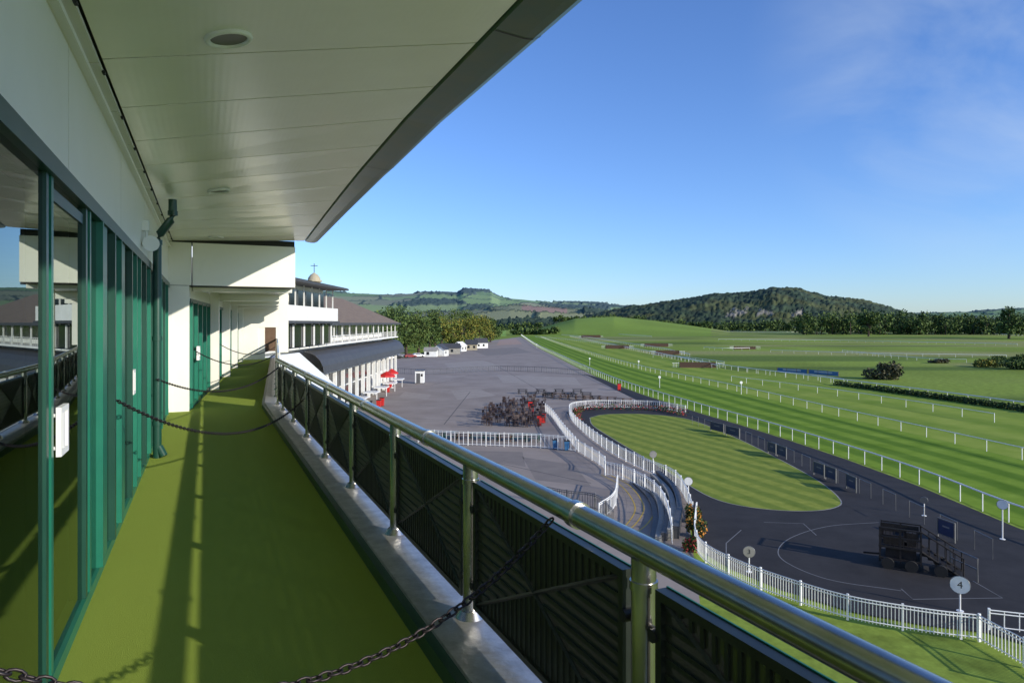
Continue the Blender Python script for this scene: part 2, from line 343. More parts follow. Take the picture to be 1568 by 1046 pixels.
# ------------------------------------------------------------ terrain
def hsh(i,j,k=0):
    x=np.sin(i*127.1+j*311.7+k*74.7)*43758.5453; return x-np.floor(x)
def vn(x,y,sc,k=0):
    x=x/sc;y=y/sc;i=np.floor(x);j=np.floor(y);fx=x-i;fy=y-j;fx=fx*fx*(3-2*fx);fy=fy*fy*(3-2*fy)
    return (hsh(i,j,k)*(1-fx)+hsh(i+1,j,k)*fx)*(1-fy)+(hsh(i,j+1,k)*(1-fx)+hsh(i+1,j+1,k)*fx)*fy
def sst(x,a,b): t=np.clip((x-a)/(b-a),0,1); return t*t*(3-2*t)
Pc=np.concatenate([np.arange(-900,-100,25),np.arange(-100,1700,2.4),np.arange(1700,2701,25)])
Yr=np.concatenate([np.geomspace(30,425,100),np.geomspace(430,9000,340)])
P,Y=np.meshgrid(Pc,Yr); X=Y*(P-CX)/F
yA=np.interp(P,[-900,400,510,550,600,650,700,708,752,765,800,850,910,1000,1300,1480,1520,1568,1700,2700],[465,449,448,449,451,449,450,446,446,452,455,462,464,470,478,476,473,470,462,466])
zA=(HY-yA)/F*4200*sst(Y,1900,4200)*(1-.6*sst(Y,4200,8000))
yA2=np.interp(P,[-900,480,560,640,720,780,830,870,910,960,1100,2700],[475,484,478,476,470,463,465,469,472,482,492,492])
zA2=(HY-yA2)/F*2300*sst(Y,1200,2300)*(1-sst(Y,2350,3000))
yB=np.interp(P,[860,900,940,1000,1040,1090,1140,1185,1222,1260,1330,1370,1420,1500],[495,480,470,461,455,448,446,438,439,450,458,470,483,495])
zB=(HY-yB)/F*1600*sst(Y,1020,1600)*(1-sst(Y,1620,2400))
yC=np.interp(P,[560,720,820,850,880,940,1000,1060,1120],[507,507,505,496,488,485,491,499,508])
zC=np.clip((HY-yC)/F*1000+12,0,99)*sst(Y,620,1000)*(1-.7*sst(Y,1000,1200))
und=(vn(X,Y,420,3)-.5)*34*sst(Y,1500,3000)
Z=np.maximum.reduce([zA+und*.8,zA2+und*.5*(zA2>3),zB,zC,np.zeros_like(Y)])
isB=(zB>=Z-.01)&(zB>3)
cs=250.0; gx=X/cs; gy=Y/(cs*1.2); i0=np.floor(gx); j0=np.floor(gy)
d1=np.full(X.shape,9e9); d2=d1.copy(); idv=np.zeros(X.shape)
for di in (-1,0,1):
    for dj in (-1,0,1):
        ii=i0+di;jj=j0+dj; sx=ii+.15+.7*hsh(ii,jj,1); sy=jj+.15+.7*hsh(ii,jj,2); d=np.hypot(gx-sx,gy-sy); idc=hsh(ii,jj,5)
        nw=d<d1; d2=np.where(nw,d1,np.minimum(d2,d)); idv=np.where(nw,idc,idv); d1=np.where(nw,d,d1)
pal=np.array([(.20,.30,.07),(.17,.28,.065),(.26,.34,.11),(.30,.31,.14),(.19,.29,.075),(.05,.075,.03),(.24,.25,.12),(.22,.33,.08),(.20,.31,.08),(.055,.08,.033),(.24,.34,.09)])
pidx=np.clip((idv*len(pal)).astype(int),0,len(pal)-1); C=pal[pidx]
far=Y>1150
wood=(np.isin(pidx,[5,9]))&far
hedge=((d2-d1)<.036*(1+Y/6000))&far&~isB
near_col=np.array((.225,.30,.05)); n1=vn(X,Y,60,9)[...,None]; n2=vn(X*1.0,Y*.35,14,4)[...,None]
nc=near_col*(.72+.33*n1+.25*n2)
rough=sst(vn(X*.35,Y,28,12),.42,.72)[...,None]*(X>48)[...,None]; nc=nc*(1-rough*.75)+np.array((.31,.30,.12))*rough*.75
dk=sst(vn(X*.22,Y,20,31),.58,.8)[...,None]*((Y>105)&(X>48))[...,None]; nc=nc*(1-dk*.7)+np.array((.08,.13,.03))*dk*.7
C=np.where(far[...,None],C,nc)
C=np.where((hedge)[...,None],np.array((.045,.065,.026)),C)
wn=vn(X,Y,60,6)[...,None]; wn2=hsh(np.floor(P/4),np.floor(Y/20),3)[...,None]
WB=np.array((.043,.064,.024))*(.5+.9*wn2)+np.array((.04,.03,.0))*sst(wn,.45,.8)
C=np.where(isB[...,None],WB,C)
Z=Z+np.where(isB,hsh(P*3.1,Y*1.7,8)*5+vn(X,Y,25,2)*7,0)*sst(zB,3,12)+np.where(wood&~isB,hsh(P*3.1,Y*1.7,8)*7+4,0)+np.where(hedge,hsh(P*2.3,Y*1.1,4)*7,0)
cl=(P>708)&(P<752)&(Y>4000)&(Y<4400); Z=np.where(cl,Z+8+8*hsh(P,Y),Z); C=np.where(cl[...,None],np.array((.03,.045,.025)),C)
yy=HY-Z/Y*F
quarry=isB&(yy>461)&(yy<474)&(vn(P*1.0,yy*3,9,7)>.66)&(((P>1110)&(P<1185))|((P>1210)&(P<1228)))
C=np.where(quarry[...,None],np.array((.30,.27,.21)),C)
strip=(P>757)&(P<772+2000/np.maximum(Y,1))&(Y>620)&(Y<1080); C=np.where(strip[...,None],np.array((.27,.42,.08)),C)
fld=(Y>600)&(Y<1020)&(P>840)&(P<1090); C=np.where(fld[...,None],np.array((.20,.29,.045))*(.85+.3*n1),C)
brown=(P>800)&(P<868)&(Y>1850)&(Y<2350); C=np.where((brown&~hedge)[...,None],np.array((.36,.23,.16)),C)
hz=(1-np.exp(-np.maximum(Y-600,0)/8500))[...,None]; C=C*(1-hz)+np.array((.17,.26,.36))*hz  # aerial haze mixed into the terrain vertex colours, bluer with distance
nr,ncx=Y.shape; vs=np.stack([X,Y,Z],-1).reshape(-1,3)
idx=np.arange(nr*ncx).reshape(nr,ncx); q=np.stack([idx[:-1,:-1],idx[:-1,1:],idx[1:,1:],idx[1:,:-1]],-1).reshape(-1,4)
b0=len(vs); ext=np.array([(-4000,-3000,-.04),(4000,-3000,-.04),(4000,2500,-.04),(-4000,2500,-.04)],float)
vs=np.vstack([vs,ext]); q=np.vstack([q,[[b0,b0+1,b0+2,b0+3]]])
me=bpy.data.meshes.new('ground'); me.vertices.add(len(vs)); me.vertices.foreach_set('co',vs.ravel())
me.loops.add(q.size); me.loops.foreach_set('vertex_index',q.ravel().astype(np.int32)); me.polygons.add(len(q))
me.polygons.foreach_set('loop_start',np.arange(0,q.size,4,dtype=np.int32)); me.polygons.foreach_set('loop_total',np.full(len(q),4,dtype=np.int32)); me.update(calc_edges=True)
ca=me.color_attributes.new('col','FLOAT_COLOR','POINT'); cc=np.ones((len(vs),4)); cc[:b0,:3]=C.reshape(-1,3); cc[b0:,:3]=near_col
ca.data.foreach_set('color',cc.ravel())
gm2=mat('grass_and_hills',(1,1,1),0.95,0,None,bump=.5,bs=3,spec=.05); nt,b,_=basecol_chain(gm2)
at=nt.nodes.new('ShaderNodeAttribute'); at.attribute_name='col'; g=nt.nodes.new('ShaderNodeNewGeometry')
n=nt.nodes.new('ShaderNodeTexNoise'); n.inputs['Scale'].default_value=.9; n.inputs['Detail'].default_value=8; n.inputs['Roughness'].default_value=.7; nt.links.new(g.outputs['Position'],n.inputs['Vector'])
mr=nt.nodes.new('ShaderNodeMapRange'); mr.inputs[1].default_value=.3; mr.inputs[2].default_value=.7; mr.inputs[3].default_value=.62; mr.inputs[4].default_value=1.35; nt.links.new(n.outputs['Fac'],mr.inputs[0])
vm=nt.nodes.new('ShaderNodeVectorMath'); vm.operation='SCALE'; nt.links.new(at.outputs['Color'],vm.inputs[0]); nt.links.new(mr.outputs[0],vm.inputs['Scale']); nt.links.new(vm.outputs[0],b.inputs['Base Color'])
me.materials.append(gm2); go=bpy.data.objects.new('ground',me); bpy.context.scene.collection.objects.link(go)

# ------------------------------------------------------------ course surfaces
R1=[(34,20),(31.5,30),(30.0,39.5),(30.3,50),(29.6,62),(27.6,78),(24.9,94.3),(20.6,132),(18.0,190),(16.2,250),(12.8,358),(9.8,600),(8,800)]
R2=[(44,20),(45.5,40),(44.8,59.7),(42,88),(39.5,119),(33,179),(29,280),(26.4,418),(24,600),(22,800)]
R3=[(72,20),(73,60),(70.7,94),(65,129),(59.4,157),(55,193),(53,330),(51,570),(50,800)]
def Xat(R,y): return float(np.interp(y,[p[1] for p in R],[p[0] for p in R]))
def smoothR(R): return [tuple(p) for p in cr(R,8)]
R1s,R2s,R3s=smoothR(R1),smoothR(R2),smoothR(R3)
def ribbon_mesh(name,Ra,Rb,z,m,nu=24):
    ys=np.concatenate([np.linspace(20,200,60),np.geomspace(205,640,60)]); vs=[];fs=[];us=[]
    for y in ys:
        a,b=Xat(Ra,y),Xat(Rb,y)
        for k in range(nu+1): u=k/nu; vs.append((a+(b-a)*u,y,z)); us.append(u)
    for i in range(len(ys)-1):
        for k in range(nu): q=i*(nu+1)+k; fs.append((q,q+1,q+nu+2,q+nu+1))
    me=bpy.data.meshes.new(name); me.from_pydata(vs,[],fs); a=me.attributes.new('u','FLOAT','POINT'); a.data.foreach_set('value',us)
    me.materials.append(m); o=bpy.data.objects.new(name,me); bpy.context.scene.collection.objects.link(o)
def stripe(m,src,n,c1,c2,sharp=3.0):
    nt,b,cur=basecol_chain(m)
    mu=nt.nodes.new('ShaderNodeMath'); mu.operation='MULTIPLY'; mu.inputs[1].default_value=n
    if src=='u':
        a=nt.nodes.new('ShaderNodeAttribute'); a.attribute_name='u'; nt.links.new(a.outputs['Fac'],mu.inputs[0])
    else:
        g=nt.nodes.new('ShaderNodeNewGeometry'); d=nt.nodes.new('ShaderNodeVectorMath'); d.operation='DOT_PRODUCT'; d.inputs[1].default_value=src
        nt.links.new(g.outputs['Position'],d.inputs[0]); nt.links.new(d.outputs['Value'],mu.inputs[0])
    s=nt.nodes.new('ShaderNodeMath'); s.operation='SINE'; nt.links.new(mu.outputs[0],s.inputs[0])
    mr=nt.nodes.new('ShaderNodeMapRange'); mr.inputs[1].default_value=-1/sharp; mr.inputs[2].default_value=1/sharp; nt.links.new(s.outputs[0],mr.inputs[0])
    x=nt.nodes.new('ShaderNodeMix'); x.data_type='RGBA'; x.inputs[6].default_value=(*c1,1); x.inputs[7].default_value=(*c2,1); nt.links.new(mr.outputs[0],x.inputs[0])
    y=nt.nodes.new('ShaderNodeMix'); y.data_type='RGBA'; y.blend_type='MULTIPLY'; y.inputs[0].default_value=1
    nt.links.new(cur,y.inputs[6]); nt.links.new(x.outputs[2],y.inputs[7]); nt.links.new(y.outputs[2],b.inputs['Base Color'])
T1=mat('track_grass_mown',(.145,.245,.022),.95,0,(.235,.34,.045),.35,.4,12,spec=.05,detail=9); stripe(T1,'u',2*math.pi*4.5,(.60,.70,.64),(1,1,1),2)
T2=mat('track_grass_inner',(.20,.29,.035),.95,0,(.31,.37,.07),.18,.4,10,spec=.05,detail=9); stripe(T2,'u',2*math.pi*3.5,(.78,.85,.80),(1,1,1),1.5)
ribbon_mesh('race_track_grass',R1s,R2s,.015,T1); ribbon_mesh('race_track_inner_grass',R2s,R3s,.015,T2)
def sheet(name,pts,z,m):
    from mathutils.geometry import tessellate_polygon
    vs=[Vector((p[0],p[1],z)) for p in pts]; tr=tessellate_polygon([vs]); mb=MB()
    fs=[]
    for t in tr:
        a,b,c=[vs[i] for i in t]; fs.append(t if (b-a).cross(c-a).z>0 else t[::-1])
    mb.add(vs,fs,0); return mb.obj(name,[m])
apron=[G(757,521)]+[G(797,516)]+[(Xat(R1s,y)-.6,y) for y in (500,358,300,250,200,170,150,132,115,100,94)]+[G(1050,760),G(1062,850),(8.0,29),(6,8),(-50,-25),(-60,10),(-48,200),(-24,291)]
sheet('asphalt_apron',apron,.012,M['asph'])
ringo=[G(*p) for p in [(893,572),(955,603),(985,618),(930,624),(885,624),(868,632),(885,655),(930,690),(985,718),(1030,738),(1052,760),(1060,800),(1062,838),(1120,872),(1200,905),(1310,938),(1420,958),(1520,970),(1640,1010),(1800,1120)]]
ringo+= [(36,16)]+[(Xat(R1s,y)-.35,y) for y in (20,30,40,50,60,70,80,90,100,115,132,150)]
sheet('parade_ring_asphalt',ringo,.02,M['black_asph'])
lawn_px=[(903,640),(925,635),(975,634),(1030,638),(1070,647),(1130,672),(1200,707),(1255,738),(1287,766),(1278,778),(1240,783),(1180,781),(1120,772),(1080,758),(1040,734),(990,703),(940,673),(908,652),(903,640)]
lp=[tuple(p) for p in cr([G(*p) for p in lawn_px],4)][:-1]
stripe(M['lawn'],(.93,.36,0),2*math.pi/1.9,(.66,.76,.7),(1,1,1),2)
sheet('parade_ring_lawn',lp,.03,M['lawn'])
def strip(name,pts,w,z,m,smooth=True):
    pts=[np.array(p,float) for p in (cr(pts,8) if smooth else pts)]; mb=MB(); vs=[]
    for i,p in enumerate(pts):
        d=pts[min(i+1,len(pts)-1)]-pts[max(i-1,0)]; d/=np.linalg.norm(d)+1e-9; n=np.array((-d[1],d[0]))*w/2
        vs+=[(p[0]+n[0],p[1]+n[1],z),(p[0]-n[0],p[1]-n[1],z)]
    mb.add(vs,[(2*i+1,2*i+3,2*i+2,2*i) for i in range(len(pts)-1)],0); return mb.obj(name,[m])
for pl in ([(1350,800),(1270,806),(1215,822),(1192,842),(1205,862),(1270,888),(1380,905)],[(1135,812),(1112,832),(1112,858),(1150,880)],[(1380,902),(1398,918),(1535,916),(1490,890)],[(1170,800),(1230,802),(1250,820)]):
    strip('painted_line',[G(*p) for p in pl],.05,.026,M['thinline'],len(pl)>4)
strip('lawn_edging',lp+[lp[0]],.09,.034,M['concrete'],False)
path=[G(*p) for p in [(838,632),(862,655),(895,690),(935,722),(975,745),(990,775),(975,812),(950,840)]]
strip('curved_footpath',path,2.6,.018,M['asph'])
for k,off in enumerate((-.9,-.3,.5)):
    strip('yellow_line',[G(px+off*22,py) for px,py in [(940,727),(972,745),(992,775),(982,800),(955,822)]],.09,.024,M['yellow'])
strip('yellow_line',[G(*p) for p in [(845,640),(880,672),(915,700)]],.09,.024,M['yellow'])
jl=mat('tar_joint',(.09,.08,.075),.9)
for a,b in (((600,592),(700,600)),((700,600),(838,590)),((640,620),(742,628)),((660,590),(720,575)),((720,700),(905,740)),((760,560),(830,600)),((640,560),(800,556)),((800,530),(760,548)),((730,583),(900,583)),((610,640),(740,646)),((720,600),(680,650))):
    strip('apron_joint_line',[G(*a),G(*b)],.12,.0165,jl,False)
for k in range(7):
    x=700+k*10; strip('parking_line',[G(x-12,560+k),G(x+8,572+k)],.1,.0165,M['thinline'],False)
pm=mat('asphalt_patch',(.19,.16,.14),.9,0,(.24,.205,.175),.6); pm2=mat('asphalt_patch_light',(.36,.305,.26),.9,0,(.29,.25,.21),.6)
for i,pts in enumerate(([(690,598),(735,596),(760,606),(700,612)],[(800,700),(880,712),(905,745),(820,735)],[(620,600),(660,604),(655,612),(610,608)],[(720,536),(790,532),(815,540),(745,545)],[(680,556),(740,552),(770,562),(690,566)],[(690,690),(800,692),(805,715),(740,705)],[(760,574),(880,578),(890,590),(770,586)])):
    sheet('asphalt_patch',[G(*p) for p in pts],.0145,pm if i%2 else pm2)
rm=mat('red_gravel',(.33,.22,.17),.95,0,(.40,.28,.22),.5)
sheet('gravel_patch',[G(*p) for p in [(765,521),(790,519),(800,527),(760,529)]],.018,rm)

# ------------------------------------------------------------ fences
def running_rail(path,h=1.15,sp=3.0,zbase=0,r=.035):
    mb=MB(); pts=resample(path,sp); top=[Vector((p[0],p[1],zbase+h)) for p in pts]
    mb.tube(top,r,6,0)
    for p in pts: mb.box((p[0],p[1],zbase+h/2),.05,.05,h,mi=0)
    return mb.obj('white_running_rail',[M['white']])
running_rail([p for p in R1s if p[1]<700],1.2,2.4,r=.055); running_rail([p for p in R2s if p[1]<600],1.1,4,r=.045); running_rail([p for p in R3s if p[1]<600],1.1,4,r=.075)
def picket(path,h=1.05,sp=.14,smooth=True,w=.035,m='white',post=2.0):
    mb=MB(); pts=resample(cr([G(*p) for p in path],8) if smooth else [G(*p) for p in path],sp)
    for i,p in enumerate(pts):
        d=pts[min(i+1,len(pts)-1)]-pts[max(i-1,0)]; d/=np.linalg.norm(d)+1e-9; ax=Vector((d[0],d[1],0)); ay=Vector((-d[1],d[0],0))
        mb.box((p[0],p[1],h/2+.03),w,.02,h-.10,ax,ay)
        if i%max(1,int(post/sp))==0: mb.box(Vector((p[0],p[1],h/2+.03))+ay*.04,.08,.08,h+.06,ax,ay)
    for z in (.16,h-.12,h): mb.tube([Vector((p[0],p[1],z)) for p in pts[::3]+[pts[-1]]],.026,4,0,False)
    return mb.obj('white_picket_fence',[M[m]])
picket([(1066,795),(1064,835),(1080,862),(1130,890),(1200,918),(1300,950),(1420,972),(1498,982)],1.0,.13,w=.028)
picket([(1498,982),(1568,1022),(1640,1070)],1.0,.15,False)
picket([(1515,965),(1600,975)],.8,.5,False)
picket([(1050,634),(1010,627),(960,625),(905,625),(874,630),(876,645),(902,670),(940,697),(990,723),(1032,742),(1050,768),(1060,798)],1.1,.3)
picket([(832,628),(845,640),(862,664),(885,692)],1.1,.3)
picket([(885,692),(922,716),(926,728)],1.1,.25)
picket([(926,728),(955,735),(1000,760),(1020,790),(1030,838)],1.1,.3)
picket([(945,752),(940,780),(915,800)],1.1,.25)
picket([(830,768),(870,776),(912,782),(940,808)],1.05,.18,m='metalgrey')
picket([(640,678),(700,682),(760,684),(822,686),(885,692)],1.35,.45,False,.06)
picket([(655,574),(760,568),(830,570),(905,576)],1.3,.6,False,.04,'metalgrey')
picket([(600,572),(655,574)],1.3,.6,False,.04,'metalgrey')
def ad_board(a,b,h=.8):
    mb=MB(); a=Vector((*G(*a),0)); b=Vector((*G(*b),0)); d=(b-a); L=d.length; d.normalize(); n=Vector((-d.y,d.x,0)); c=(a+b)/2
    mb.box(c+Z3*(.25+h/2),L*.96,.03,h,d,n,Z3,0)
    for q in (a,b): mb.box(q+Z3*.55,.07,.07,1.1,d,n,Z3,1)
    mb.box(c+Z3*(.28+h),L,.05,.06,d,n,Z3,1); mb.box(c+Z3*.22,L,.05,.05,d,n,Z3,1)
    mb.box(c+Z3*(.25+h*.6)-n*.019,L*.4,.004,h*.10,d,n,Z3,2); mb.box(c+Z3*(.25+h*.6)+n*.019,L*.4,.004,h*.1,d,n,Z3,2)
    mb.obj('advertising_board',[M['blue'],M['metalgrey'],M['thinline']])
for a,b in (((1088,660),(1108,665)),((1112,667),(1132,672)),((1176,694),(1188,698)),((1190,699),(1204,704)),((1246,727),(1262,733)),((1264,734),(1280,740)),((1296,748),(1311,755)),((1436,822),(1462,832))): ad_board(a,b)
mb=MB(); hp=[G(*p) for p in [(1060,650),(1132,672),(1210,706),(1330,762),(1470,830),(1530,862)]]
pts=resample(hp,1.5)
for i in range(0,len(pts)-1,2):
    a,b=pts[i],pts[i+1]; mb.tube([(a[0],a[1],0),(a[0],a[1],1.05),(b[0],b[1],1.05),(b[0],b[1],0)],.022,6,0,False)
mb.obj('crowd_handrail',[M['metalgrey']])

def disc_sign(px,py,h,r,txt=None,m='white'):
    x,y=G(px,py); mb=MB(); d=Vector((-x,-y,0)).normalized()
    mb.tube([(x,y,0),(x,y,h)],.035,8,0); mb.tube([(x,y,0),(x,y,.04)],.14,12,0)
    mb.disc(Vector((x,y,h))+d*.05,r,d,.03,32,1)
    rr=[Vector((x,y,h))+d*.05+Vector((-d.y,d.x,0))*(r*math.cos(k*math.pi/12))+Z3*(r*math.sin(k*math.pi/12)) for k in range(24)]
    mb.tube(rr,.018,6,2,True,True)
    o=mb.obj('number_disc_sign',[M['white'],M[m],M['metalgrey']])
    if txt:
        c=bpy.data.curves.new('numeral','FONT'); c.body=txt; c.size=r*1.15; c.align_x='CENTER'; c.align_y='CENTER'; c.extrude=.002
        t=bpy.data.objects.new('numeral',c); bpy.context.scene.collection.objects.link(t); t.parent=o
        t.location=Vector((x,y,h))+d*.072; t.rotation_euler=(math.pi/2,0,math.atan2(d.y,d.x)+math.pi/2); c.materials.append(M['black'])
disc_sign(1470,936,1.12,.36,'4'); disc_sign(1147,876,1.0,.27,'3','concrete'); disc_sign(1054,782,1.9,.26); disc_sign(1535,826,1.95,.26); disc_sign(1000,722,1.4,.28,None,'concrete'); disc_sign(1415,790,1.0,.2,None,'metalgrey')

x0,y0=G(1392,868); e=empty('mobile_viewing_steps'); ax=Vector((.87,-.5,0)); ay=Vector((.5,.87,0)); c0=Vector((x0,y0,0))
mb=MB()
def pb(u0,u1,v0,v1,z0,z1,mi=0): mb.box(c0+ax*((u0+u1)/2)+ay*((v0+v1)/2)+Z3*((z0+z1)/2),u1-u0,v1-v0,z1-z0,ax,ay,Z3,mi)
pb(-1.3,.5,-.7,.7,1.0,1.10); pb(-1.3,.5,-.7,.7,.42,.52); pb(-1.0,.3,-.5,.5,.52,.98)
for u in (-1.28,-.4,.46):
    for v in (-.68,.63): pb(u,u+.07,v,v+.07,.3,1.95)
for z in (1.5,1.92):
    for v in (-.68,.63): pb(-1.3,.5,v,v+.07,z,z+.06)
    pb(-1.3,-1.24,-.7,.7,z,z+.06)
for k in range(9): pb(-1.2+k*.19,-1.17+k*.19,-.67,-.64,1.1,1.9)
pb(-1.1,-.2,-.35,.35,1.1,1.55); pb(-.1,.3,-.3,.3,1.1,1.75); pb(-1.22,.42,.60,.62,1.12,1.88)
for i in range(6):
    pb(.5+i*.27,.5+(i+1)*.27,-.55,.55,.78-i*.145,.93-i*.165)
for v in (-.6,.56):
    mb.tube([c0+ax*.5+ay*v+Z3*1.95,c0+ax*2.2+ay*v+Z3*.95],.035,6,0); mb.tube([c0+ax*2.2+ay*v,c0+ax*2.2+ay*v+Z3*.95],.035,6,0); mb.tube([c0+ax*.5+ay*v+Z3*1.0,c0+ax*2.2+ay*v+Z3*.02],.07,4,0)
    for i in range(1,5): mb.tube([c0+ax*(.5+i*.34)+ay*v+Z3*(1.0-i*.19),c0+ax*(.5+i*.34)+ay*v+Z3*(1.95-i*.2)],.025,4,0)
mb.tube([c0-ax*1.3+Z3*.45,c0-ax*2.0+Z3*.40],.05,6,0); mb.obj('frame',[M['mach']],e)
mb=MB()
for u in (-.9,.1,1.3):
    for v in (-.8,.8): p=c0+ax*u+ay*v+Z3*.28; mb.tube([p-ay*.08,p+ay*.08],.28,16,0)
mb.obj('wheels',[M['rubber']],e)
mb=MB(); a=Vector((*G(1455,872),0)); b=Vector((*G(1497,892),0))
mb.tube([a,a+Z3*1.1,b+Z3*1.1,b],.04,8,0,False); mb.tube([a+Z3*.6,b+Z3*.6],.03,6,0)
mb.obj('metal_handrail',[M['metalgrey']])

def picnic_table(p,ang,m='dgreen'):
    mb=MB(); a=Vector((math.cos(ang),math.sin(ang),0)); b=Vector((-a.y,a.x,0)); c=Vector((p[0],p[1],0))
    for k in range(4): mb.box(c+b*(-.27+.18*k)+Z3*.75,1.7,.15,.04,a,b)
    for s in (-1,1):
        for k in (0,1): mb.box(c+b*s*(.68+.14*k)+Z3*.44,1.7,.12,.04,a,b)
        mb.box(c+a*s*.6+Z3*.4,.06,1.6,.07,a,b); mb.box(c+a*s*.6+Z3*.69,.06,.7,.07,a,b)
        for q in (-1,1): mb.tube([c+a*s*.6+b*q*.62,c+a*s*.6+b*q*.25+Z3*.72],.045,4,0,False)
    mb.obj('picnic_table',[M[m]])
for i in range(9): picnic_table(G(648+i*21,671+i*.6),random.uniform(-.2,.2),'dgreen' if i%3 else 'brown')
for i in range(11): picnic_table(G(840+i*12,609+i*.9+random.uniform(-1,1)),random.uniform(-.4,.4),'brown' if i%3 else 'mach')
for i in range(8): picnic_table(G(800+i*14,603+(i%2)*5),random.uniform(-.4,.4),'mach')
mb=MB()
for k in range(170):
    px=random.uniform(740,834); py=random.uniform(618,655)
    if px<770 and py<626: continue
    x,y=G(px,py); an=random.uniform(0,6.3); a=Vector((math.cos(an),math.sin(an),0)); b=Vector((-a.y,a.x,0)); c=Vector((x,y,random.choice((0,0,.35,.7))))
    mb.box(c+Z3*.45,.42,.42,.04,a,b); mb.box(c+a*.2+Z3*.72,.03,.42,.35,a,b)
    for i in (-1,1):
        for j in (-1,1): mb.box(c+a*.19*i+b*.19*j+Z3*.22,.04,.04,.44,a,b)
    mb.tube([c-a*.2-b*.2+Z3*.66,c+a*.2-b*.2+Z3*.66],.02,4,0); mb.tube([c-a*.2+b*.2+Z3*.66,c+a*.2+b*.2+Z3*.66],.02,4,0)
ch=mat('chair_frame',(.028,.018,.018),.6,0,(.06,.033,.03),4); mb.obj('stacked_chairs',[ch])
def bin_(px,py,m='red',h=1.2,w=.6):
    x,y=G(px,py); mb=MB(); mb.hexa([(x-w*.4,y-w*.4,.08),(x+w*.4,y-w*.4,.08),(x+w*.4,y+w*.4,.08),(x-w*.4,y+w*.4,.08)],[(x-w/2,y-w/2,h),(x+w/2,y-w/2,h),(x+w/2,y+w/2,h),(x-w/2,y+w/2,h)],0)
    mb.box((x,y,h+.04),w*1.1,w*1.15,.07,mi=1); mb.tube([(x-w*.4,y+w*.45,.1),(x+w*.4,y+w*.45,.1)],.1,10,1); mb.obj('wheelie_bin',[M[m],M['rubber']])
for p in ((826,652),(832,648),(812,628),(814,633),(948,598),(598,594),(594,601),(585,622),(580,626)): bin_(*p)
bin_(566,628,'black'); bin_(868,690,'sky_blue',.9,.5); bin_(850,688,'sky_blue',.9,.5)
def parasol(px,py,m='red',r=1.5,h=3.6):
    x,y=G(px,py); mb=MB(); mb.tube([(x,y,0),(x,y,h)],.04,8,1); mb.tube([(x,y,0),(x,y,.12)],.35,12,1)
    n=8; rim=[Vector((x+r*math.cos(k*math.pi/4),y+r*math.sin(k*math.pi/4),h-.75)) for k in range(n)]; top=Vector((x,y,h))
    for k in range(n): a,b=rim[k],rim[(k+1)%n]; mb.add([a,b,top],[(0,1,2)],0); mb.add([a,b,b-Z3*.25,a-Z3*.25],[(0,1,2,3)],0)
    mb.obj('red_parasol',[M[m],M['white']])
parasol(592,600); parasol(600,594,r=1.2)
x,y=G(643,587); mb=MB(); mb.box((x,y,1.25),1.7,1.7,2.5,mi=0); mb.box((x,y,2.55),1.9,1.9,.12,mi=1); mb.box((x-.2,y-.87,1.05),.75,.05,2.0,mi=1); mb.box((x+.5,y-.87,1.7),.35,.05,.5,mi=2); mb.box((x,y,.08),1.8,1.8,.14,mi=1); mb.obj('white_kiosk',[M['white'],M['metalgrey'],M['win']])

def car(px,py,m,ang=0):
    x,y=G(px,py); a=Vector((math.cos(ang),math.sin(ang),0)); b=Vector((-a.y,a.x,0)); c=Vector((x,y,0)); mb=MB()
    pr=[(-2.1,.35),(2.1,.35),(2.15,.7),(1.9,.88),(1.0,.98),(.4,1.42),(-1.2,1.45),(-1.9,1.0),(-2.15,.9)]
    n=len(pr); vs=[c+a*u+b*s*(.88 if z<1.1 else .72)+Z3*z for s in (-1,1) for u,z in pr]
    mb.add(vs,[tuple(range(n)),tuple(range(2*n-1,n-1,-1))]+[(i,i+n,(i+1)%n+n,(i+1)%n) for i in range(n)],0)
    for s in (-1,1):
        mb.add([c+a*u+b*s*w+Z3*z for u,z,w in ((.85,1.0,.89),(.35,1.36,.755),(-1.15,1.38,.755),(-1.7,1.02,.89))],[(0,1,2,3)],1)
        for u in (-1.3,1.35): mb.tube([c+a*u+b*s*.72+Z3*.33,c+a*u+b*s*.9+Z3*.33],.33,14,2)
    mb.add([c+a*u+b*w+Z3*z for u,z,w in ((.99,1.01,-.8),(.99,1.01,.8),(.44,1.39,.68),(.44,1.39,-.68))],[(0,1,2,3)],1)
    mb.obj('parked_car',[m,M['win'],M['rubber']])
cs_=[mat('car_paint_a',(.03,.03,.035),.3),mat('car_paint_b',(.4,.4,.42),.3,.3),mat('car_paint_c',(.25,.02,.02),.3),M['white']]
for i,(px,py) in enumerate([(606,549),(616,548),(628,548),(640,547),(652,546),(733,533),(741,532),(596,551)]): car(px,py,cs_[i%4],.3+i*.1)
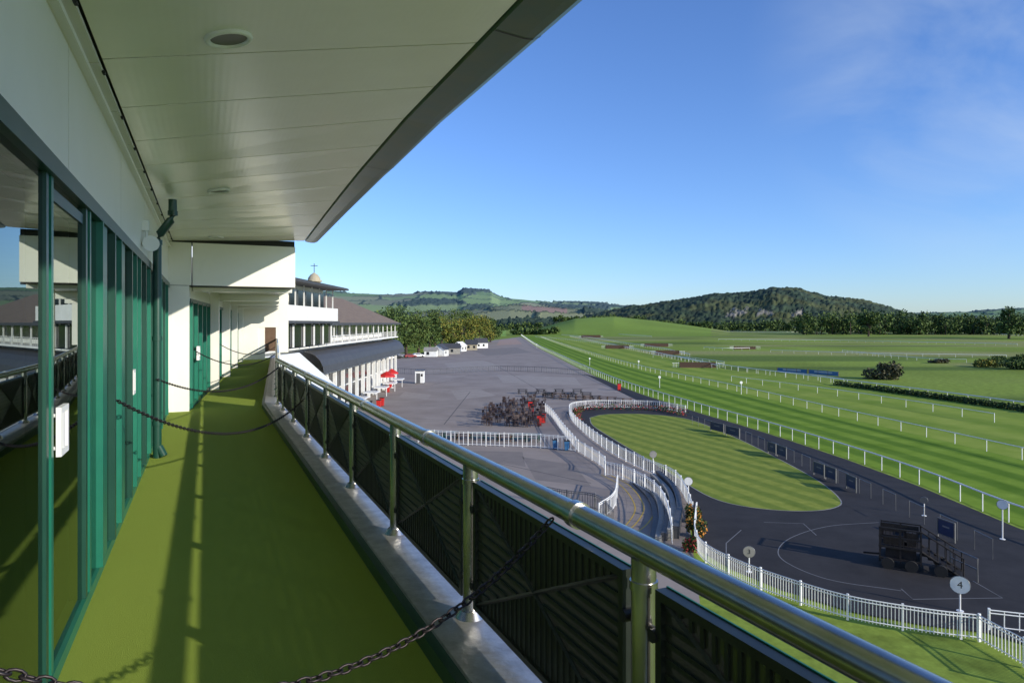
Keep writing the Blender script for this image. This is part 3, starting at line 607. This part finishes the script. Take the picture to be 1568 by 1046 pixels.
def cottage(px,py,w,d,hw,hr_,wallm='whitewall',roofm='slate',ang=0,name='white_cottage'):
    x,y=G(px,py); a=Vector((math.cos(ang),math.sin(ang),0)); b=Vector((-a.y,a.x,0)); c=Vector((x,y,0)); e=empty(name)
    mb=MB(); mb.box(c+Z3*hw/2,w,d,hw,a,b)
    for s in (-1,1): mb.add([c+a*s*w/2-b*d/2+Z3*hw,c+a*s*w/2+b*d/2+Z3*hw,c+a*s*w/2+Z3*(hw+hr_)],[(0,1,2)],0)
    mb.obj('walls',[M[wallm]],e); mb=MB()
    for s in (-1,1):
        e0=c+b*s*(d/2+.3)+Z3*(hw-.15); r0=c+Z3*(hw+hr_+.05)
        mb.hexa([e0-a*(w/2+.3),e0+a*(w/2+.3),r0+a*(w/2+.3),r0-a*(w/2+.3)],[p+Z3*.15 for p in (e0-a*(w/2+.3),e0+a*(w/2+.3),r0+a*(w/2+.3),r0-a*(w/2+.3))],0)
    mb.obj('roof',[M[roofm]],e); mb=MB()
    for k in range(int(w/2.5)): mb.box(c-b*(d/2+.01)+a*(-w/2+1.3+k*2.5)+Z3*hw*.55,1.0,.06,1.1,a,b)
    mb.obj('windows',[M['win']],e)
cottage(660,546,4.4,4,2.2,1.0,roofm='concrete'); cottage(674,545,4,5,2.4,1.8,ang=1.3); cottage(690,542,7,4,2.4,1.5,'concrete',ang=.2); cottage(704,538,5,4,2.4,1.5,roofm='white',ang=1.2); cottage(722,536,5,4,2.6,1.8,wallm='stone'); cottage(736,533,6,4,2.6,2,ang=.4)
cottage(1355,507.5,14,8,5,4,'stone','tile',name='farmhouse')

# ------------------------------------------------------------ old grandstand
gs=empty('old_grandstand'); XR=-24.0
mb=MB(); ylo,yhi=52,136
mb.box(((XR-9),(ylo+yhi)/2,2.9),16,yhi-ylo,5.8,mi=0)
mb.box(((XR-9.5),(ylo+yhi)/2,8.9),15,yhi-ylo,6.0,mi=0)
for z in (5.9,9.3): mb.box((XR-.4,(ylo+yhi)/2,z),3.4,yhi-ylo,.22,mi=0)
for k in range(20):
    y=ylo+3+k*4.2; mb.box((XR+1.0,y,2.9),.42,.42,5.7,mi=0); mb.box((XR+.9,y,10.6),.16,.16,2.5,mi=0); mb.box((XR-1.0,y+2,4.2),.12,3.1,2.6,mi=1); mb.box((XR-1.0,y+2,1.4),.12,2.4,2.6,mi=1); mb.box((XR-1.96,y+2,10.8),.1,3.4,1.7,mi=1)
mb.box((XR+1.15,(ylo+yhi)/2,10.35),.06,yhi-ylo,.06,mi=0); mb.box((XR+1.15,(ylo+yhi)/2,9.95),.04,yhi-ylo,.04,mi=0)
for k in range(110): mb.box((XR+1.15,ylo+k*.76,9.85),.04,.04,1.0,mi=0)
mb.box((XR-9,yhi+.05,8.5),12,.12,3,mi=1)
mb.obj('walls_and_windows',[M['whitewall'],M['win']],gs)
mb=MB()
for k in range(5):
    a0=k/5*math.pi/2; a1=(k+1)/5*math.pi/2
    p=lambda a:(XR+.2+2.3*math.sin(a),6.3+2.5*math.cos(a))
    (xa,za),(xb,zb)=p(a0),p(a1); mb.hexa([(xa,78,za-.1),(xa,yhi+.6,za-.1),(xb,yhi+.6,zb-.1),(xb,78,zb-.1)],[(xa,78,za),(xa,yhi+.6,za),(xb,yhi+.6,zb),(xb,78,zb)],0)
mb.obj('awning',[M['slate']],gs)
mb=MB(); ex=XR+1.6; wx=XR-18; rx=XR-8; ze=12.0; zr=16.6
mb.add([(ex,ylo,ze),(ex,yhi+1,ze),(wx,yhi+1,ze),(wx,ylo,ze),(rx,ylo,zr),(rx,yhi-7,zr)],[(0,1,5,4),(1,2,5),(2,3,4,5),(3,0,4)],0)
mb.add([(ex,ylo,ze-.2),(ex,yhi+1,ze-.2),(wx,yhi+1,ze-.2),(wx,ylo,ze-.2)],[(3,2,1,0)],1)
mb.box((ex+.02,(ylo+yhi)/2,ze-.1),.12,yhi-ylo+2,.32,mi=1); mb.box(((ex+wx)/2,yhi+1.02,ze-.1),ex-wx,.12,.3,mi=1)
mb.obj('tiled_roof',[M['tile'],M['slate']],gs)
mb=MB()
mb.box((XR-5,66,14),12,34,4.4,mi=0)
mb.box((XR+2.0,70,13.0),1.4,27,1.5,mi=0); mb.box((XR+2.0,70,12.1),1.6,28,.25,mi=2)
mb.box((XR+1.05,70,14.7),.1,26,1.6,mi=1); mb.box((XR+2,70,16.1),3.6,29,.2,mi=2)
mb.add([(XR+3.8,55,16.25),(XR+3.8,84.6,16.25),(XR-8,84.6,16.25),(XR-8,55,16.25),(XR-3,55,17.2),(XR-3,80,17.2)],[(0,1,5,4),(1,2,5),(2,3,4,5)],2)
for k in range(10): mb.box((XR+1.9,58+k*2.9,13.9),.12,.12,4.2,mi=0)
mb.box((XR+1.8,70,10.7),.1,27,2.2,mi=1)
for k in range(8): mb.box((XR+1.95,58+k*3.6,10.7),.12,.3,2.3,mi=0)
mb.obj('press_box',[M['whitewall'],M['win'],M['slate']],gs)
mb=MB(); cx,cy=XR-10.5,119.
mb.tube([(cx,cy,15.5),(cx,cy,19.2)],1.1,8,0,False); mb.tube([(cx,cy,19.2),(cx,cy,19.45)],1.35,12,0,False)
mb.tube([(cx,cy,19.4),(cx,cy,19.9),(cx,cy,20.4),(cx,cy,20.8)],[1.1,1.0,.65,.05],14,0); mb.tube([(cx,cy,20.8),(cx,cy,22.4)],.06,5,1); mb.tube([(cx-.6,cy,22),(cx+.6,cy,22)],.05,4,1)
mb.obj('cupola',[M['stone'],M['black']],gs)
mb=MB(); e2=empty('entrance_canopy')
mb.hexa([(-13.8,33,9.9),(-13.4,43,9.9),(-11.4,43,7.9),(-11.0,33,7.9)],[(-13.8,33,10.15),(-13.4,43,10.15),(-11.1,43,8.1),(-10.7,33,8.1)],0)
mb.obj('roof_slab',[M['whitewall']],e2); mb=MB()
for y in (34,38.5,42): mb.box((-11.5,y,3.8),.3,.3,7.6)
mb.box((-15,38,3.9),3,9,7.8); mb.obj('columns',[M['whitewall']],e2)
mb=MB()
for k in range(6): mb.box((XR+2.6,88+k*8,1.5),2.0,3.0,.15,mi=0); mb.box((XR+3.4,88+k*8,.75),.1,.1,1.5,mi=0)
mb.obj('betting_counter',[M['white']])

# ------------------------------------------------------------ vegetation
def tree(x,y,h,w,mats,n=1400,ls=.45,name='broadleaf_tree',z0=0,low=.18):
    mb=MB(); base=Vector((x,y,z0)); tr_=h*.03
    mb.tube([base,base+Z3*h*.25,base+Vector((random.uniform(-.3,.3),random.uniform(-.3,.3),h*.6)),base+Z3*h*.85],[tr_*1.4,tr_,tr_*.6,tr_*.15],7,3)
    L=[]
    for k in range(12):
        an=k*2.4+random.random(); zz=h*random.uniform(low+.08,.85); rr=w/2*random.uniform(.3,.75)*(1.1-abs(zz/h-.5))
        c=Vector((math.cos(an)*rr,math.sin(an)*rr,zz)); mb.tube([base+Z3*h*random.uniform(.22,.5),base+c*1.0],[tr_*.5,tr_*.1],5,3); L.append((c,w*random.uniform(.18,.27)))
    L.append((Vector((0,0,h*.85)),w*.22)); C=[]
    for c,r in L:
        m=n//len(L); d=rng.normal(size=(m,3)); d/=np.linalg.norm(d,axis=1)[:,None]; rad=(rng.random(m)**.45)[:,None]*r
        C.append(np.array(base+c)+d*rad*np.array((1,1,.8))*(0.75+.5*rng.random(m))[:,None])
    C=np.vstack(C); C=C[C[:,2]>z0+h*low*.5]; mb.leaves(C,ls,3); return mb.obj(name,list(mats)+[M['bark']])
LM=[LG[1],LG[2],LA[0]]
for px,py,h,w,k in [(588,549,17,12,0),(606,545,18,13,0),(626,543,16,14,2),(645,541,15,13,2),(662,539,15,12,0),(680,537,15,13,1),(697,534,14,13,1),(712,531,15,14,1),(726,529,16,14,1),(738,527.5,17,14,1),(748,526,17,14,1),(755,524,15,14,2),(600,536,20,18,0),(620,533,21,18,0),(640,532,19,18,0),(670,529,20,18,2),(700,526,21,18,2),(722,523,21,20,2)]:
    x,y=G(px-4,py); tree(x,y,h,w,(LG,LA,LM)[k],1500,.44)
def mass(name,items,mats,ls,per):
    mb=MB()
    for x,y,z0,h,w in items:
        mb.tube([(x,y,z0),(x,y,z0+h*.5)],[w*.03,w*.02],5,3); C=[]
        for k in range(6):
            c=np.array((x+random.uniform(-.35,.35)*w,y+random.uniform(-.3,.3)*w,z0+h*random.uniform(.12,.8))); m=per//6
            d=rng.normal(size=(m,3)); d/=np.linalg.norm(d,axis=1)[:,None]; C.append(c+d*(rng.random(m)**.4)[:,None]*np.array((w*.33,w*.33,h*.25)))
        mb.leaves(np.vstack(C),ls,3)
    mb.obj(name,list(mats)+[M['bark']])
def at(px,Yd): return ((px-CX)/F*Yd,Yd)
LD=[LG[0],LG[0],LG[1]]
it=[]
for px in np.arange(1225,1700,3.6):
    Yd=random.uniform(700,820); x,y=at(px+random.uniform(-4,4),Yd); it.append((x,y,-1,random.uniform(17,27)+(5 if 1300<px<1400 else 0),random.uniform(13,21)))
for px in np.arange(-300,560,11):
    Yd=random.uniform(380,460); x,y=at(px,Yd); it.append((x,y,0,random.uniform(13,18),14))
mass('distant_tree_belt',it,LG,1.2,240)
it=[]
for px in np.concatenate([np.arange(765,850,7),np.arange(1040,1300,4)]):
    Yd=random.uniform(1010,1060); x,y=at(px+random.uniform(-4,4),Yd); it.append((x,y,0,random.uniform(9,15)*(1.3 if px>1000 else 1.0),random.uniform(10,17)))
for px in np.arange(850,1045,4.5):
    Yd=random.uniform(1080,1150); x,y=at(px+random.uniform(-4,4),Yd); it.append((x,y,14 if px<990 else 6,random.uniform(7,13),12))
for px in (905,935,948,1000): x,y=at(px,985); it.append((x,y,14 if px<990 else 9,7,9))
for px in np.arange(560,860,4):
    Yd=random.uniform(1100,1750); x,y=at(px,Yd); it.append((x,y,max(0,(Yd-1300)*.02),random.uniform(7,12),random.uniform(10,16)))
for px in np.arange(788,856,4): x,y=at(px,random.uniform(690,720)); it.append((x,y,0,random.uniform(5,9),9))
for px in np.arange(752,764,3): x,y=at(px,random.uniform(560,620)); it.append((x,y,0,random.uniform(8,11),9))
mass('hillside_hedgerow_trees',it,LG,1.5,120)
x,y=at(1545,520); tree(x,y,25,22,LG,2600,.8); x,y=at(1600,520); tree(x,y,24,22,LG,1600,.9); x,y=at(1330,620); tree(x,y,22,20,LG,1400,1.0)
def bush(px,py,w,h,mats,n=900,ls=.25,name='shrub'):
    x,y=G(px,py); mb=MB(); C=[]
    for k in range(9):
        c=np.array((x+random.uniform(-.36,.36)*w,y+random.uniform(-.2,.2)*w,h*random.uniform(.2,.62))); m=n//9; d=rng.normal(size=(m,3)); d/=np.linalg.norm(d,axis=1)[:,None]
        C.append(c+d*(rng.random(m)**.4)[:,None]*np.array((w*.22,w*.22,h*.34)))
        mb.tube([(x,y,0),tuple(c)],[.08,.03],4,3)
    C=np.vstack(C); C=C[C[:,2]>0.02]; mb.leaves(C,ls,3); mb.obj(name,list(mats)+[M['bark']])
bush(1350,581,7.5,4.3,LB,2200,.28); bush(1512,562,8,2.6,LA,1200,.3); bush(1545,558,12,3.6,LM,1500,.3); bush(1575,566,12,3.0,LG,1200,.3); bush(1440,556,6,1.4,LB,600,.3)
bush(1062,800,1.0,1.3,LG[:2]+[M['orange']],900,.07,'flowering_shrub'); bush(1066,822,1.1,1.2,LG[:2]+[M['orange']],900,.07,'flowering_shrub'); bush(1058,845,.9,.9,LG[:2]+[M['flower']],700,.07,'flowering_shrub')
mb=MB(); pts=resample(cr([G(*p) for p in [(1050,637),(1010,629.5),(960,627.5),(905,628),(884,632),(886,645)]],8),.25); C=[]
for p in pts:
    m=16; C.append(np.c_[rng.normal(p[0],.25,m),rng.normal(p[1],.35,m),rng.random(m)*.75+.03])
mb.leaves(np.vstack(C),.10,3); mb.obj('flower_bed',[LG[0],LG[1],M['flower']])
mb=MB(); pts=resample([(x-1.2,y) for x,y in R3s if 60<y<135],.5); C=[]
for p in pts: m=40; C.append(np.c_[rng.normal(p[0],.45,m),rng.normal(p[1],.3,m),rng.random(m)*.8])
mb.leaves(np.vstack(C),.2,3); mb.obj('low_hedge',[LG[0],LG[0],LG[1]])

mb=MB(); base=[(1008,735),(1032,760),(1040,790),(1035,825)]
for k in range(5):
    pp=[G(px-9*k,py+1.5*k) for px,py in base]; pp=cr(pp,6)
    for a,b in zip(pp[:-1],pp[1:]):
        d=Vector((b[0]-a[0],b[1]-a[1],0)); L=d.length; d.normalize(); n=Vector((-d.y,d.x,0)); c=Vector(((a[0]+b[0])/2,(a[1]+b[1])/2,.08+.07*(4-k)))
        mb.box(c,L*1.02,.34,.16+.14*(4-k),d,n,Z3,k%2)
mb.obj('viewing_steps',[M['slate'],M['concrete']])

def brush_fence(px,py,w,h=1.4,ang=0.0):
    x,y=G(px,py); a=Vector((math.cos(ang),math.sin(ang),0)); b=Vector((-a.y,a.x,0)); c=Vector((x,y,0)); mb=MB()
    mb.hexa([c-a*w/2-b*.9,c+a*w/2-b*.9,c+a*w/2+b*.4,c-a*w/2+b*.4],[c-a*w/2-b*.15+Z3*h,c+a*w/2-b*.15+Z3*h,c+a*w/2+b*.3+Z3*h,c-a*w/2+b*.3+Z3*h],0)
    mb.box(c-b*.95+Z3*.1,w,.1,.14,a,b,Z3,2)
    C=np.array([tuple(c+a*random.uniform(-w/2,w/2)+b*random.uniform(-.2,.3)+Z3*(h+random.uniform(-.1,.12))) for _ in range(int(w*30))]); mb.leaves(C,.1,1,0)
    for s in (-1,1):
        for k in range(4): mb.box(c+a*s*(w/2+.3+k*.5)-b*k*.3+Z3*.75,.07,.05,1.5-.1*k,a,b,Z3,1)
        mb.box(c+a*s*(w/2+1.1)-b*.5+Z3*1.25,1.9,.05,.08,a,b,Z3,1)
    mb.obj('steeplechase_fence',[M['brush'],M['white'],M['brown']])
brush_fence(945,534,11,1.6); brush_fence(1005,531,12,1.6); brush_fence(1022,543,9,1.5,.0); brush_fence(1068,563,9.5,1.4,-.1); brush_fence(905,517,16,2); brush_fence(1140,535,10,1.2)
for a,b in (((1190,570),(1236,573)),((1238,573),(1284,577))):
    mb=MB(); p=Vector((*G(*a),0)); q=Vector((*G(*b),0)); d=q-p; L=d.length; d.normalize(); n=Vector((-d.y,d.x,0)); c=(p+q)/2
    mb.box(c+Z3*.6,L*.97,.06,1.0,d,n,Z3,0); mb.box(c+Z3*.75-n*.035,L*.6,.01,.3,d,n,Z3,1)
    for t in (0,.33,.66,1): mb.box(p.lerp(q,t)+Z3*.6,.1,.1,1.25,d,n,Z3,2)
    mb.obj('banner_board',[M['sky_blue'],M['line'],M['brown']])
for pl,h,r in (([(1078,535),(1110,537),(1160,536)],1.1,.1),([(1130,568),(1180,575),(1240,581),(1308,592)],1.1,.06),([(860,514),(900,518),(960,528),(1010,536),(1060,548)],1.1,.1),([(990,506),(1200,510),(1400,508),(1568,515)],1.2,.16),([(830,512),(900,511),(1000,517)],1.2,.13),([(1290,540),(1400,552),(1500,556)],1.0,.07),([(1000,548),(1050,552),(1110,560)],1.1,.07),([(820,517),(900,525),(990,541),(1100,566)],1.1,.08),([(1180,540),(1330,545),(1568,549)],1.1,.08),([(1100,522),(1300,524),(1568,530)],1.1,.12),([(1120,584),(1250,602),(1400,626),(1568,655)],1.1,.045)):
    running_rail(cr([G(*p) for p in pl],6),h,5,r=r)
for px,py in ((822,534),(903,560),(1010,594),(978,565),(1135,604)):
    x,y=G(px,py); mb=MB(); mb.tube([(x,y,0),(x,y,2.0)],.05,6,0); mb.disc((x,y,2.0),.24,(0,-1,0),.05,16,0); mb.obj('furlong_marker',[M['white']])
# ------------------------------------------------------------ world, sun, camera
sc=bpy.context.scene
w=bpy.data.worlds.new('World'); sc.world=w; w.use_nodes=True; nt=w.node_tree; bg=nt.nodes['Background']
sk=nt.nodes.new('ShaderNodeTexSky'); sk.sky_type='NISHITA'; sk.sun_disc=False; sk.sun_elevation=EL; sk.sun_rotation=math.atan2(SUNH.x,SUNH.y); sk.air_density=1.0; sk.dust_density=.25; sk.ozone_density=3; sk.altitude=50
tint=nt.nodes.new('ShaderNodeMix'); tint.data_type='RGBA'; tint.blend_type='MULTIPLY'; tint.inputs[0].default_value=1; tint.inputs[7].default_value=(.80,1.0,1.42,1); nt.links.new(sk.outputs[0],tint.inputs[6])
tc=nt.nodes.new('ShaderNodeTexCoord'); mp=nt.nodes.new('ShaderNodeMapping'); mp.inputs['Scale'].default_value=(1,1,2.2); nt.links.new(tc.outputs['Generated'],mp.inputs[0])
no=nt.nodes.new('ShaderNodeTexNoise'); no.inputs['Scale'].default_value=2.6; no.inputs['Detail'].default_value=7; no.inputs['Roughness'].default_value=.55; no.inputs['Distortion'].default_value=.6; nt.links.new(mp.outputs[0],no.inputs['Vector'])
r1=nt.nodes.new('ShaderNodeMapRange'); r1.inputs[1].default_value=.36; r1.inputs[2].default_value=.75; nt.links.new(no.outputs['Fac'],r1.inputs[0])
dp=nt.nodes.new('ShaderNodeVectorMath'); dp.operation='DOT_PRODUCT'; dp.inputs[1].default_value=Vector((.74,1,.42)).normalized(); nt.links.new(tc.outputs['Generated'],dp.inputs[0])
r2=nt.nodes.new('ShaderNodeMapRange'); r2.interpolation_type='SMOOTHSTEP'; r2.inputs[1].default_value=.955; r2.inputs[2].default_value=1.0; nt.links.new(dp.outputs['Value'],r2.inputs[0])
mm=nt.nodes.new('ShaderNodeMath'); mm.operation='MULTIPLY'; nt.links.new(r1.outputs[0],mm.inputs[0]); nt.links.new(r2.outputs[0],mm.inputs[1])
m2=nt.nodes.new('ShaderNodeMath'); m2.operation='MULTIPLY'; m2.inputs[1].default_value=.6; nt.links.new(mm.outputs[0],m2.inputs[0])
cx_=nt.nodes.new('ShaderNodeMix'); cx_.data_type='RGBA'; cx_.inputs[7].default_value=(4.4,5.1,5.9,1); nt.links.new(m2.outputs[0],cx_.inputs[0]); nt.links.new(tint.outputs[2],cx_.inputs[6]); nt.links.new(cx_.outputs[2],bg.inputs[0])
bg.inputs[1].default_value=.15
sl=bpy.data.lights.new('sun','SUN'); sl.energy=5.0; sl.angle=math.radians(.5); sl.color=(1,.93,.80); so=bpy.data.objects.new('sun',sl); sc.collection.objects.link(so)
Ld=Vector((-SUNH.x*math.cos(EL),-SUNH.y*math.cos(EL),-math.sin(EL))); so.rotation_euler=Ld.to_track_quat('-Z','Y').to_euler(); so.location=(50,-50,80)
cam=bpy.data.cameras.new('camera'); co=bpy.data.objects.new('camera',cam); sc.collection.objects.link(co); co.location=(0,0,H); co.rotation_euler=(math.pi/2,0,0)
cam.sensor_width=36; cam.lens=F/1568*36; cam.shift_y=-28/1568; cam.clip_start=.05; cam.clip_end=20000; sc.camera=co
sc.view_settings.view_transform='Standard'; sc.view_settings.look='None'; sc.view_settings.exposure=0
